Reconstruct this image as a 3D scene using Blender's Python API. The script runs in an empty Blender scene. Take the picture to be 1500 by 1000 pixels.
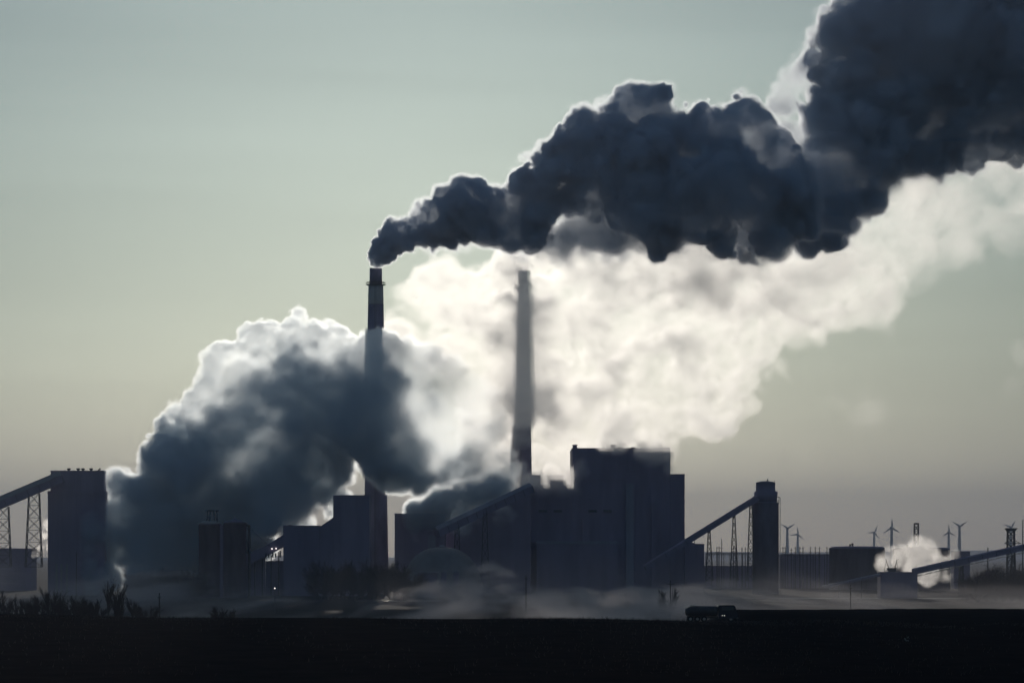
import bpy, math, random, mathutils
import numpy as np
V = mathutils.Vector
C = bpy.context.scene
F = 4253.0                      # focal length in photo pixels (1500 wide, 20 degrees)
CAMZ = 20.0

# ---------------------------------------------------------------- camera
cam = bpy.data.objects.new('camera', bpy.data.cameras.new('camera'))
C.collection.objects.link(cam)
cam.location = (0, 0, CAMZ); cam.rotation_euler = (math.pi/2, 0, 0)
cam.data.sensor_width = 36; cam.data.lens = 36*F/1500; cam.data.shift_y = 312/1500
cam.data.clip_start = 1; cam.data.clip_end = 60000
C.camera = cam

# ---------------------------------------------------------------- sky and sun
SUN_EL, SUN_AZ = math.radians(8), math.radians(-1.8)
world = bpy.data.worlds.new('World'); C.world = world; world.use_nodes = True
wn, wl = world.node_tree.nodes, world.node_tree.links
bg = wn['Background']; bg.inputs['Strength'].default_value = 0.08
sky = wn.new('ShaderNodeTexSky'); sky.sky_type = 'NISHITA'; sky.sun_disc = False
sky.sun_elevation = SUN_EL; sky.sun_rotation = SUN_AZ
sky.air_density = 1.5; sky.dust_density = 1.1; sky.ozone_density = 3.0
hsv = wn.new('ShaderNodeHueSaturation'); hsv.inputs['Saturation'].default_value = 0.72
tint = wn.new('ShaderNodeMix'); tint.data_type = 'RGBA'; tint.blend_type = 'MULTIPLY'
tint.inputs[0].default_value = 1; tint.inputs[7].default_value = (0.69, 1.0, 1.36, 1)
wl.new(sky.outputs[0], hsv.inputs['Color']); wl.new(hsv.outputs[0], tint.inputs[6]); 
streak = wn.new('ShaderNodeTexNoise'); streak.inputs['Scale'].default_value = 3; streak.inputs['Detail'].default_value = 5     # faint streaks of high thin cloud
swarp = wn.new('ShaderNodeMapping'); swarp.inputs['Scale'].default_value = (1, 1, 14); stc = wn.new('ShaderNodeTexCoord')
smap = wn.new('ShaderNodeMapRange'); smap.inputs['From Min'].default_value = .35; smap.inputs['From Max'].default_value = .75; smap.inputs['To Min'].default_value = .97; smap.inputs['To Max'].default_value = 1.07
veil = wn.new('ShaderNodeMix'); veil.data_type = 'RGBA'; veil.blend_type = 'MULTIPLY'; veil.inputs[0].default_value = 1
wl.new(stc.outputs['Generated'], swarp.inputs['Vector']); wl.new(swarp.outputs[0], streak.inputs['Vector']); wl.new(streak.outputs['Fac'], smap.inputs['Value'])
wl.new(tint.outputs[2], veil.inputs[6]); wl.new(smap.outputs[0], veil.inputs[7]); wl.new(veil.outputs[2], bg.inputs['Color'])
sun_d = bpy.data.lights.new('sun', 'SUN'); sun_d.energy = 2.9; sun_d.angle = math.radians(0.5); sun_d.color = (1, 0.905, 0.80)
sun = bpy.data.objects.new('sun', sun_d); C.collection.objects.link(sun)
sun.rotation_euler = V((math.sin(SUN_AZ)*math.cos(SUN_EL), math.cos(SUN_AZ)*math.cos(SUN_EL), math.sin(SUN_EL))).to_track_quat('Z', 'Y').to_euler()
C.view_settings.view_transform = 'Standard'; C.view_settings.look = 'None'
C.view_settings.exposure = -1.2; C.view_settings.gamma = 1; C.view_settings.use_curve_mapping = False
C.render.engine = 'CYCLES'
cy = C.cycles
cy.volume_bounces = 9; cy.max_bounces = 14; cy.transparent_max_bounces = 32; cy.volume_step_rate = 1.5
cy.use_adaptive_sampling = True; cy.adaptive_threshold = 0.05; cy.use_denoising = True
HAZE = 1e-4

# ---------------------------------------------------------------- helpers
rnd = random.Random(11)
rng = np.random.default_rng(7)
def X(px, D): return (px-750)/F*D
def Z(py, D): return CAMZ+(812-py)/F*D
def W(px, py, D): return V((X(px, D), D, Z(py, D)))
def lerp(a, b, t): return a+(b-a)*t
def sstep(a, b, x):
    t = min(1, max(0, (x-a)/(b-a))); return t*t*(3-2*t)
WORDS = 'first second third fourth fifth sixth seventh eighth ninth tenth eleventh twelfth thirteenth fourteenth fifteenth sixteenth seventeenth eighteenth nineteenth twentieth'.split()

class MB:
    """collects polygons of one part"""
    def __init__(s): s.v = []; s.f = []
    def add(s, vs, fs):
        n = len(s.v); s.v += [tuple(v) for v in vs]; s.f += [tuple(i+n for i in f) for f in fs]; return s
    def box(s, x0, x1, y0, y1, z0, z1):
        return s.add([(x, y, z) for x in (x0, x1) for y in (y0, y1) for z in (z0, z1)],
                     [(0,1,3,2),(4,6,7,5),(0,4,5,1),(2,3,7,6),(0,2,6,4),(1,5,7,3)])
    def tube(s, a, b, r0, r1=None, n=6, cap=True):
        a, b = V(a), V(b); r1 = r0 if r1 is None else r1
        d = (b-a)
        if d.length < 1e-6: return s
        d.normalize(); u = d.cross(V((0,0,1)) if abs(d.z) < .95 else V((1,0,0))).normalized(); w = d.cross(u)
        vs = []
        for c, r in ((a, r0), (b, r1)):
            for k in range(n):
                t = 2*math.pi*k/n; vs.append(c+u*(r*math.cos(t))+w*(r*math.sin(t)))
        fs = [(k, (k+1) % n, n+(k+1) % n, n+k) for k in range(n)]
        if cap: fs += [tuple(range(n-1, -1, -1)), tuple(range(n, 2*n))]
        return s.add(vs, fs)
    def lathe(s, c, prof, n=32):
        """prof: list of (radius, z) from bottom to top round the vertical through c"""
        vs = []; fs = []
        for r, z in prof:
            for k in range(n):
                t = 2*math.pi*k/n; vs.append((c[0]+r*math.cos(t), c[1]+r*math.sin(t), z))
        for j in range(len(prof)-1):
            for k in range(n):
                fs.append((j*n+k, j*n+(k+1) % n, (j+1)*n+(k+1) % n, (j+1)*n+k))
        fs.append(tuple(range(n-1, -1, -1))); m = (len(prof)-1)*n; fs.append(tuple(range(m, m+n)))
        return s.add(vs, fs)
    def prism(s, poly, y0, y1):
        """polygon of (x, z) pulled from depth y0 to y1"""
        n = len(poly)
        vs = [(x, y0, z) for x, z in poly]+[(x, y1, z) for x, z in poly]
        return s.add(vs, [tuple(range(n)), tuple(range(2*n-1, n-1, -1))]+[(k, n+k, n+(k+1) % n, (k+1) % n) for k in range(n)])
    def beam(s, a, b, w, h, up=(0, 0, 1)):
        """rectangular bar from a to b, w across, h high"""
        a, b = V(a), V(b); d = (b-a).normalized(); r = d.cross(V(up)).normalized(); u = r.cross(d)
        vs = [c+r*(i*w/2)+u*(j*h/2) for c in (a, b) for i, j in ((-1,-1),(1,-1),(1,1),(-1,1))]
        return s.add(vs, [(3,2,1,0),(4,5,6,7),(0,1,5,4),(1,2,6,5),(2,3,7,6),(3,0,4,7)])

def tag(o, label=None, cat=None, group=None, kind=None):
    if label: o['label'] = label
    if cat: o['category'] = cat
    if group: o['group'] = group
    if kind: o['kind'] = kind
    return o
JOINED = {'frame', 'rib', 'bracing', 'railing', 'ladder', 'walkway_plate', 'lattice_beam', 'crossarm', 'hoist_frame', 'torn_wrapping', 'crown', 'trunk', 'rear_cap', 'mast', 'side_pipe', 'bay_wall', 'support_post', 'insulator', 'stay'}   # pieces too small to pick apart
def mesh(name, mb, mat, parent=None, smooth=False):
    org = parent.matrix_basis.translation.copy() if parent is not None else V((0, 0, 0))
    p = parent
    while p is not None and p.parent is not None:
        p = p.parent; org += p.matrix_basis.translation
    me = bpy.data.meshes.new(name)
    me.from_pydata([tuple(V(v)-org) for v in mb.v], [], mb.f); me.update()
    if smooth: me.polygons.foreach_set('use_smooth', [True]*len(me.polygons))
    me.materials.append(mat)
    o = bpy.data.objects.new(name, me); C.collection.objects.link(o)
    if parent is not None:
        o.parent = parent
        if name in JOINED: o['kind'] = 'stuff'
    return o
def thing(name, label, cat, loc, group=None):
    o = bpy.data.objects.new(name, None); C.collection.objects.link(o); o.location = loc; o.empty_display_size = 1
    return tag(o, label, cat, group)
def copy_tree(o, loc, label=None, rotz=0, scale=1):
    def rec(q, par):
        c = q.copy(); C.collection.objects.link(c)
        if par is not None: c.parent = par
        for ch in q.children: rec(ch, c)
        return c
    r = rec(o, None); r.location = loc; r.rotation_euler = (0, 0, rotz); r.scale = (scale,)*3
    if label: r['label'] = label
    return r

def material(name, col, rough=.8, metal=0, var=.25, scale=.3, coat=0, stretch=(1, 1, 1), bump=.0, spec=.5):
    m = bpy.data.materials.new(name); m.use_nodes = True
    n, l = m.node_tree.nodes, m.node_tree.links
    b = n['Principled BSDF']; b.inputs['Roughness'].default_value = rough; b.inputs['Metallic'].default_value = metal
    b.inputs['Specular IOR Level'].default_value = spec
    tc = n.new('ShaderNodeTexCoord'); mp = n.new('ShaderNodeMapping'); mp.inputs['Scale'].default_value = stretch
    nz = n.new('ShaderNodeTexNoise'); nz.inputs['Scale'].default_value = scale; nz.inputs['Detail'].default_value = 8; nz.inputs['Roughness'].default_value = .65
    rp = n.new('ShaderNodeValToRGB')
    rp.color_ramp.elements[0].position = .3; rp.color_ramp.elements[1].position = .7
    rp.color_ramp.elements[0].color = (*[c*(1-var) for c in col], 1); rp.color_ramp.elements[1].color = (*[min(1, c*(1+var)) for c in col], 1)
    l.new(tc.outputs['Object'], mp.inputs['Vector']); l.new(mp.outputs[0], nz.inputs['Vector']); l.new(nz.outputs['Fac'], rp.inputs[0]); l.new(rp.outputs[0], b.inputs['Base Color'])
    if bump:
        bp = n.new('ShaderNodeBump'); bp.inputs['Strength'].default_value = bump; bp.inputs['Distance'].default_value = .2
        l.new(nz.outputs['Fac'], bp.inputs['Height']); l.new(bp.outputs[0], b.inputs['Normal'])
    return m
def lamp_mat(name, col, strength):
    m = bpy.data.materials.new(name); m.use_nodes = True
    b = m.node_tree.nodes['Principled BSDF']; b.inputs['Emission Color'].default_value = (*col, 1); b.inputs['Emission Strength'].default_value = strength
    return m

concrete = material('stained_concrete', (.22, .21, .20), .85, var=.3, scale=.15, stretch=(1, 1, .25))
dark_conc = material('sooty_concrete', (.28, .25, .35), .85, var=.3, scale=.2, stretch=(1, 1, .25))
pale_band = material('white_painted_concrete', (.5, .5, .5), .6, var=.15, scale=.2, stretch=(1, 1, .2))
cladding = material('grey_metal_cladding', (.32, .33, .42), .55, var=.25, scale=.12, stretch=(1, 1, .15))
dark_clad = material('dark_metal_cladding', (.31, .27, .39), .75, var=.18, scale=.15, stretch=(1, 1, .15))
pale_clad = material('pale_metal_cladding', (.32, .33, .34), .45, var=.2, scale=.2)
roof_metal = material('galvanised_roof', (.5, .5, .5), .35, .8, var=.2, scale=.4)
steel = material('weathered_steel', (.10, .10, .105), .6, .3, var=.3, scale=1)
galv = material('galvanised_steel', (.35, .36, .37), .5, .5, var=.2, scale=1)
dome_mat = material('dome_concrete', (.26, .26, .27), .7, var=.2, scale=.15)
turbine_white = material('turbine_white_paint', (.6, .6, .6), .5, var=.05, scale=.2)
wood = material('weathered_wood', (.08, .065, .055), .9, var=.3, scale=3, stretch=(1, 1, .2))
bark = material('dark_bark', (.05, .042, .038), .9, var=.3, scale=4)
twig = material('bare_twigs', (.05, .04, .038), .9, var=.3, scale=2)
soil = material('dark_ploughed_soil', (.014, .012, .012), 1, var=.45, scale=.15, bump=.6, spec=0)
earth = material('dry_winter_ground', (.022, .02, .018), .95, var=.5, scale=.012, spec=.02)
hill_mat = material('far_hill_grass', (.06, .065, .05), .95, var=.4, scale=.002, spec=.1)
water_mat = material('wet_sheen', (.03, .035, .04), .2, var=.2, scale=.05)
wet_road = material('wet_asphalt', (.04, .04, .042), .3, var=.3, scale=.05)
glass = material('dim_window_glass', (.10, .12, .14), .12, var=.1, scale=.2)
rubber = material('black_rubber', (.015, .015, .015), .8, var=.2, scale=3)
truck_paint = material('dark_blue_truck_paint', (.02, .025, .045), .35, var=.2, scale=1)
tank_metal = material('dull_tank_metal', (.06, .065, .075), .4, .4, var=.2, scale=1)
lamp_glow = lamp_mat('warm_lamp_glow', (1, .92, .82), 7)

# ---------------------------------------------------------------- ground, field, road, river, hills
def field_z(x, y):
    if y < 300: z = lerp(18.3, 6.6, (y/300 if y > 0 else 0)**.8)
    else:
        zc = 8.65-.011*x+.22*math.sin(x*.045+1)+.1*math.sin(x*.13)
        ridge = 7.95+.12*math.sin(x*.08)
        k = sstep(40, 50, x)
        if y < 500: z = lerp(6.6, zc, sstep(300, 500, y))
        elif y < 640: z = lerp(zc, lerp(3.5, ridge, k), sstep(500, 640, y))
        else: z = lerp(lerp(3.5, ridge, k), -.6, sstep(640, 770, y))
    return z+.06*math.sin(x*.9+y*.31)*math.sin(y*.7)
def sheet(name, xs, ys, zf, mat):
    mb = MB(); nx = len(xs)
    mb.v = [(x, y, zf(x, y)) for y in ys for x in xs]
    mb.f = [(j*nx+i, j*nx+i+1, (j+1)*nx+i+1, (j+1)*nx+i) for j in range(len(ys)-1) for i in range(nx-1)]
    return tag(mesh(name, mb, mat, smooth=True), kind='structure')
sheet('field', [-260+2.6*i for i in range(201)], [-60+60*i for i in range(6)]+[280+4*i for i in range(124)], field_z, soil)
def bank_z(x, y): return .25*math.sin(x*.02)*math.sin(y*.013)
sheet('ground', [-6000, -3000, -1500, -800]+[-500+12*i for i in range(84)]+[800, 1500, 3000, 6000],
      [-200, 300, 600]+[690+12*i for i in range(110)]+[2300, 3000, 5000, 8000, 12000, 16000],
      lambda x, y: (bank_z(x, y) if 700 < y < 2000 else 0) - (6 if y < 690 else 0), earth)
def ribbon(name, pts, w, mat, lift):
    mb = MB()
    for k, (x, y) in enumerate(pts):
        mb.v += [(x, y-w/2, bank_z(x, y)+lift), (x, y+w/2, bank_z(x, y)+lift)]
        if k: mb.f.append((2*k-2, 2*k, 2*k+1, 2*k-1))
    return tag(mesh(name, mb, mat), kind='structure')
ribbon('road', [(-20+5*i, 1392-2.2*i) for i in range(60)], 12, wet_road, .3)
ribbon('water', [(-66+4*i, 1230) for i in range(10)], 40, water_mat, .45)
mb = MB(); prof = []
for i in range(121):
    x = -4200+70*i; h = 12+26*max(0, math.sin(x*.0011+.4))**1.5+5*math.sin(x*.004)+(30*math.exp(-((x-2480)/500)**2))
    prof.append((x, max(6, h)))
for x, h in prof:
    for y, k in ((12500, 0), (13100, .7), (13500, 1), (14200, .5), (15200, 0)): mb.v.append((x, y, h*k-.5))
for i in range(120):
    for j in range(4): mb.f.append((i*5+j, (i+1)*5+j, (i+1)*5+j+1, i*5+j+1))
tag(mesh('hills', mb, hill_mat, smooth=True), kind='structure')

# ---------------------------------------------------------------- chimney stacks
def stack(px, D, top, prof, label, liner_top):
    c = (X(px, D), D, 0); t = thing('chimney_stack', label, 'chimney', c, 'tall concrete chimney stacks')
    k = D/F
    z = lambda y: Z(y, D)
    r = lambda y: lerp(9.6, 18.6, (y-393)/(880-393))*k*1.0+ (0 if y < 417 else .9*k)
    def ring(name, y0, y1, mat, n=8):
        mesh(name, MB().lathe(c, [(r(lerp(y1, y0, i/n)), z(lerp(y1, y0, i/n))) for i in range(n+1)], 40), mat, t, True)
    z0 = 0
    mesh('shaft', MB().lathe(c, [(r(880), 0)]+[(r(y), z(y)) for y in (860, 800, 700, 600, 520, 446)], 40), dark_conc, t, True)
    ring('painted_band', top+24, 446, pale_band, 3)
    m = MB().lathe(c, [(9.3*k, z(top+24)), (9.1*k, z(top)), (8.2*k, z(top)), (8.2*k, z(top+12))], 40)
    mesh('flue', m, dark_conc, t, True)
    p = mesh('platform', MB().lathe(c, [(r(417)+.1, z(top+24)-.2), (r(417)+1.2, z(top+24)-.2), (r(417)+1.2, z(top+24)+.1), (r(417)+.1, z(top+24)+.1)], 40), steel, t)
    m = MB()
    for i in range(20):
        a = 2*math.pi*i/20; q = V((math.cos(a), math.sin(a), 0))*(r(417)+1.1)
        m.tube(V(c)+q+V((0, 0, z(top+24))), V(c)+q+V((0, 0, z(top+24)+1.2)), .05, n=4)
    m.lathe(c, [(r(417)+1.05, z(top+24)+1.15), (r(417)+1.15, z(top+24)+1.15), (r(417)+1.15, z(top+24)+1.25), (r(417)+1.05, z(top+24)+1.25)], 30)
    mesh('railing', m, steel, p)
    m = MB(); y = D-r(700)
    for s in (-.3, .3): m.tube((c[0]+s, D-r(870)-.4, 1), (c[0]+s, D-r(417)-.4, z(top+26)), .07, n=4)
    mesh('ladder', m, steel, t)
    return t
stack(550.5, 1500, 393, None, 'tall dark smokestack trailing dense smoke, left of the two chimneys', 393)
stack(763, 1660, 391, None, 'tall smokestack half hidden in white steam beside the boiler house', 391)

# ---------------------------------------------------------------- generic building kit
def block(parent, name, D, x0, x1, y0, y1, depth, mat, ribs=0, roof_lip=.4, zbase=None):
    a, b = X(x0, D), X(x1, D); t = Z(y0, D); z0 = 0 if y1 is None else Z(y1, D)
    o = mesh(name, MB().box(a, b, D, D+depth, z0, t), mat, parent)
    if ribs:
        m = MB()
        for i in range(ribs+1):
            x = lerp(a+.2, b-.2, i/ribs); m.box(x-.16, x+.16, D-.14, D-.003, z0+.3, t-.5)
        mesh('rib', m, mat, o)
    if roof_lip: mesh('parapet', MB().box(a-.12, b+.12, D-.2, D+depth+.2, t+.003, t+roof_lip), mat, o)
    return o
def gallery(parent, name, a, b, w, h, mat, roofmat, eave=.25, roof_h=None):
    """inclined conveyor gallery from a to b: body and pitched roof"""
    a, b = V(a), V(b); d = (b-a).normalized(); r = d.cross(V((0, 0, 1))).normalized(); u = r.cross(d)
    body = mesh(name, MB().beam(a, b, w, h), mat, parent)
    rh = roof_h or h*.5; vs = []
    for c in (a, b): vs += [c+r*(w/2+eave)+u*(h/2+.01), c+u*(h/2+rh), c-r*(w/2+eave)+u*(h/2+.01)]
    mesh('roof', MB().add(vs, [(0, 1, 2), (5, 4, 3), (0, 3, 4, 1), (1, 4, 5, 2), (2, 5, 3, 0)]), roofmat, body)
    m = MB(); L = (b-a).length; n = max(3, int(L/6))
    for i in range(n+1):
        c = a+d*(L*i/n)
        for s in (-1, 1): m.beam(c+r*(s*(w/2+.06))-u*(h/2), c+r*(s*(w/2+.06))+u*(h/2), .18, .1, up=r)
    mesh('frame', m, steel, body)
    return body
def trestle(parent, xt, xb, yt, yb, D, dep, bays, r=.16, mat=None):
    """lattice support: xt / xb = (left, right) pixel pairs of the legs at top / bottom"""
    mat = mat or steel; m = MB(); x_ = MB()
    zt, zb = Z(yt, D), max(0, Z(yb, D))
    P = lambda i, j, t: V((lerp(X(xt[i], D), X(xb[i], D), t), D+(-dep/2 if j == 0 else dep/2)*lerp(.75, 1.1, t), lerp(zt, zb, t)))
    for i in (0, 1):
        for j in (0, 1):
            mesh('leg', MB().beam(P(i, j, 0), P(i, j, 1), 2*r, 2*r, up=(0, 1, 0)), mat, parent)
    for k in range(bays):
        t0, t1 = k/bays, (k+1)/bays
        for (p, q) in (((0, 0), (1, 0)), ((0, 1), (1, 1)), ((0, 0), (0, 1)), ((1, 0), (1, 1))):
            x_.tube(P(*p, t0), P(*q, t1), r*.5, n=4).tube(P(*q, t0), P(*p, t1), r*.5, n=4).tube(P(*p, t1), P(*q, t1), r*.55, n=4)
    mesh('bracing', x_, mat, parent)

# ---------------------------------------------------------------- left silo building and its conveyor
D = 1430
t = thing('silo_building', 'broad flat-topped dark silo building with five vents on its roof', 'silo', (X(114, D), D, 0))
body = block(t, 'silo_body', D, 70, 153.5, 720, None, 11, dark_clad, ribs=12)
block(t, 'head_house', D+.6, 74, 152, 690, 719, 9.6, dark_clad, ribs=9)
mesh('ledge', MB().box(X(69.5, D), X(154, D), D-.35, D+11.3, Z(723, D), Z(721, D)), dark_clad, t)
for px, kind in ((98, 0), (112, 0), (119, 0), (131, 0), (142, 1)):
    c = (X(px, D), D+6, 0); z0 = Z(690, D)
    if kind == 0: m = MB().lathe(c, [(.5, z0), (.5, z0+.7), (.55, z0+.75), (1.15, z0+1.45), (1.15, z0+1.6), (.2, z0+1.75)], 14)
    else: m = MB().tube((c[0], c[1], z0), (c[0], c[1], z0+.9), .5, n=10).tube((c[0], c[1], z0+.8), (c[0]+.9, c[1], z0+1.6), .42, .5, n=10)
    mesh('roof_vent', m, steel, t)
for px in (83, 90, 98): mesh('base_door', MB().box(X(px-1.3, D), X(px+1.3, D), D-.2, D-.003, .2, Z(825, D)), pale_clad, t)
Dc = 1424
t = thing('conveyor', 'covered inclined conveyor with pale roof climbing into the flat-topped silo building', 'conveyor', (X(30, Dc), Dc, 0))
a, b = W(-75, 771.5, Dc), W(92, 701, Dc)
gallery(t, 'gallery', a, b, 4.2, 3.5, dark_clad, pale_clad, roof_h=2.5)
trestle(t, (42.5, 57.5), (37.5, 61.5), 722, 830, Dc, 4, 6, .2)
trestle(t, (-3, 12.5), (-8, 16), 742, 830, Dc, 4, 5, .2)
for px, w in ((38.5, 3.6), (41, 3.4)): pass
D = 1600
t = thing('shed', 'long low shed behind the lattice legs of the covered conveyor', 'shed', (X(15, D), D, 0))
block(t, 'shed_wall', D, -60, 46, 806, None, 18, dark_clad, ribs=16)
mesh('roof', MB().prism([(X(-61, D), Z(806, D)+.42), (X(47, D), Z(806, D)+.42), (X(46, D), Z(805, D)+.8), (X(-60, D), Z(804, D)+.8)], D-.4, D+18.4), dark_clad, t)

# ---------------------------------------------------------------- twin tanks
D = 1340
t = thing('storage_tank', 'squat dark tank with a small frame on top and glinting sloped roof edge', 'tank', (X(306, D), D+6, 0), 'twin tanks beside the crusher conveyor')
c = (X(305.5, D), D+6, 0); r = 17*D/F
mesh('tank_shell', MB().lathe(c, [(r, 0), (r, Z(768, D)), (r+.12, Z(768, D)), (r+.12, Z(767, D)), (r, Z(766.5, D))], 36), dark_conc, t, True)
mesh('roof', MB().lathe(c, [(r+.15, Z(766.4, D)), (r*.55, Z(762.5, D)), (r*.2, Z(762, D))], 36), roof_metal, t, True)
fr = MB()
for px in (301, 305, 312, 316.5):
    for dy in (4.5, 7.5): fr.tube(W(px, 764, D)+V((0, dy, 0)), W(px+(1 if px < 308 else -1), 747, D)+V((0, dy, 0)), .13, n=5)
fr.box(X(299.5, D), X(319, D), D+4, D+8, Z(748, D), Z(746.6, D))
fr.tube(W(302, 749, D)+V((0, 4.5, 0)), W(306, 762, D)+V((0, 4.5, 0)), .09, n=4).tube(W(312, 749, D)+V((0, 4.5, 0)), W(316, 762, D)+V((0, 4.5, 0)), .09, n=4)
mesh('hoist_frame', fr, steel, t)
t = thing('storage_tank', 'squat dark tank with a low cone roof and a tall pipe at its side', 'tank', (X(343, D), D+4, 0), 'twin tanks beside the crusher conveyor')
c = (X(343, D), D+4, 0); r = 17*D/F
mesh('tank_shell', MB().lathe(c, [(r, 0), (r, Z(766, D)), (r+.1, Z(766, D)), (r+.1, Z(765, D))], 36), dark_conc, t, True)
mesh('roof', MB().lathe(c, [(r+.15, Z(764.9, D)), (r*.5, Z(762, D)), (r*.14, Z(760.5, D)), (r*.12, Z(758.5, D)), (.05, Z(757.8, D))], 36), dark_conc, t, True)
m = MB().tube((X(363.8, D), D+4, 0), W(363.8, 768, D)+V((0, 4, 0)), .7, n=12)
m.tube(W(360, 769, D)+V((0, 4, 0)), W(364, 769, D)+V((0, 4, 0)), .35, n=8)
mesh('side_pipe', m, steel, t, True)
block(t, 'link_house', D+3, 322, 328, 768, None, 4, dark_clad, roof_lip=0)

# ---------------------------------------------------------------- crusher house and stepped conveyor building
D = 1400
t = thing('crusher_house', 'stepped dark building with sloping conveyor roof rising towards the left chimney', 'building', (X(470, D), D, 0))
P = lambda q, D: [(X(a, D), Z(b, D)) for a, b in q]
mesh('sloping_gallery', MB().prism(P([(345, 818), (366, 809), (385, 801), (415.5, 782), (415.5, 800), (366, 826), (345, 833)], D), D+2, D+8), dark_clad, t)
block(t, 'crusher_bay', D, 415, 468, 770.5, None, 22, dark_clad, ribs=7)
mesh('sloping_link', MB().prism(P([(468.2, 771), (488, 757), (488, 790), (468.2, 800)], D), D+2, D+10), dark_clad, t)
block(t, 'transfer_tower', D+1, 488, 541, 726, None, 20, dark_clad, ribs=6)
block(t, 'low_wing', D+.5, 468.2, 487.8, 790, None, 16, dark_clad, roof_lip=0)
mesh('roof_unit', MB().box(X(421, D), X(426, D), D+5, D+8, Z(770, D), Z(768.3, D)), steel, t)
for px, h in ((389, 6), (393, 5), (399, 7), (403, 6), (410, 10)):
    mesh('window', MB().box(X(px-1, D), X(px+1.2, D), D+1.8, D+1.995, Z(816-h+h, D), Z(816-h, D)), glass, t)
mesh('bay_wall', MB().box(X(345, D), X(387, D), D+7, D+7.6, 0, Z(812, D)).box(X(387.2, D), X(414.8, D), D+7, D+7.6, 0, Z(821, D)), dark_clad, t)
for px in (372, 383, 396, 407): mesh('support_post', MB().beam((X(px, D), D+5, 0), (X(px, D), D+5, Z(lerp(826, 804, (px-366)/50), D)), .5, .5, up=(0, 1, 0)), steel, t)
for px, py in ((398, 803.3), (404, 802.8)):
    l = thing('wall_lamp', 'small lit lamp on the sloping conveyor gallery, %s of the pair' % ('lower left and brighter' if px < 400 else 'right and dimmer'), 'lamp', W(px, py, D)+V((0, 1.6, 0)), 'pair of lit lamps on the sloping gallery')
    q = W(px, py, D)+V((0, 1.5, 0))
    mesh('bulb', MB().lathe((q.x, q.y, 0), [(.05, q.z-.25), (.25, q.z-.1), (.25, q.z+.1), (.05, q.z+.25)], 8), lamp_glow, l)
    mesh('bracket', MB().box(q.x-.08, q.x+.08, q.y+.26, q.y+.48, q.z-.1, q.z+.3), steel, l)
for k in (0, 1): tag(mesh('guy_cable', MB().tube(W(350, 758+6*k, D-20), W(395+2*k, 800, D), .07, n=4), steel), '%s of two thin cables slanting from the twin tanks down to the sloping gallery' % ('upper', 'lower')[k], 'cable', 'cables from the twin tanks')

# ---------------------------------------------------------------- middle buildings and dome
D = 1470
t = thing('dust_collector_building', 'low dark block between the left chimney and the storage dome', 'building', (X(615, D), D, 0))
block(t, 'main_wall', D, 578, 652, 752.5, None, 26, dark_clad, ribs=9)
mesh('pilaster', MB().box(X(627, D), X(638, D), D-1, D-.15, 0, Z(783, D)), cladding, t)
Dg = 1440
t = thing('conveyor', 'long conveyor gallery rising behind the dome towards the right chimney', 'conveyor', (X(690, Dg), Dg, 0))
gallery(t, 'gallery', W(640, 781, Dg), W(778, 716, Dg+30), 4, 3.6, dark_clad, cladding, roof_h=1.6)
trestle(t, (667, 672), (663, 676), 770, 880, Dg+6, 4, 6, .2)
trestle(t, (708, 713), (704, 717), 750, 880, Dg+14, 4, 7, .2)
D = 1500
t = thing('precipitator_house', 'sloping roofed dark building at the foot of the right chimney', 'building', (X(720, D), D, 0))
mesh('main_wall', MB().prism(P([(652.5, 870), (652.5, 772), (700, 748), (777, 712), (777, 870)], D), D, D+30), dark_clad, t)
mesh('roof', MB().prism(P([(652, 771.4), (700, 747.4), (777.5, 711.4), (777.5, 710.2), (700, 746), (652, 770)], D), D-.5, D+30.5), cladding, t)
D = 1390
c = (X(646, D), D+20.5, 0); R = 61.5*D/F; H = Z(801, D)
t = thing('storage_dome', 'pale rounded storage dome standing in front of the chimney buildings', 'dome', c)
mesh('shell', MB().lathe(c, [(R*math.cos(a)**.8 if a < 1.57 else .05, H*math.sin(a)) for a in [i*math.pi/2/18 for i in range(19)]], 56), dome_mat, t, True)
mesh('vent_cap', MB().lathe(c, [(1.4, H-.1), (1.4, H+.5), (1.7, H+.55), (.1, H+1.1)], 16), cladding, t)
m = MB().box(X(612, 1360), X(640, 1360), 1360, 1368, 0, Z(839, 1360))
t2 = thing('shed', 'small flat roofed shed in front of the storage dome', 'shed', (X(626, 1360), 1360, 0))
mesh('shed_wall', m, dark_clad, t2)
mesh('roof', MB().box(X(610, 1360), X(642, 1360), 1359, 1369, Z(839, 1360)+.003, Z(837.5, 1360)), cladding, t2)
for i, px in enumerate((650, 668)):
    t2 = thing('conveyor_tower', 'slim dark tower before the dome, %s' % ('nearer the small shed' if i == 0 else 'beside the cone shaped shrub'), 'tower', (X(px, 1355), 1355, 0), 'two slim towers before the dome')
    h = Z(838, 1355)
    mesh('tower_body', MB().box(X(px-4, 1355), X(px+4, 1355), 1355, 1358.5, 0, h), dark_clad, t2)
    mesh('roof', MB().prism([(X(px-4.6, 1355), h+.003), (X(px+4.6, 1355), h+.003), (X(px, 1355), h+1)], 1354.7, 1358.8), cladding, t2)

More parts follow.
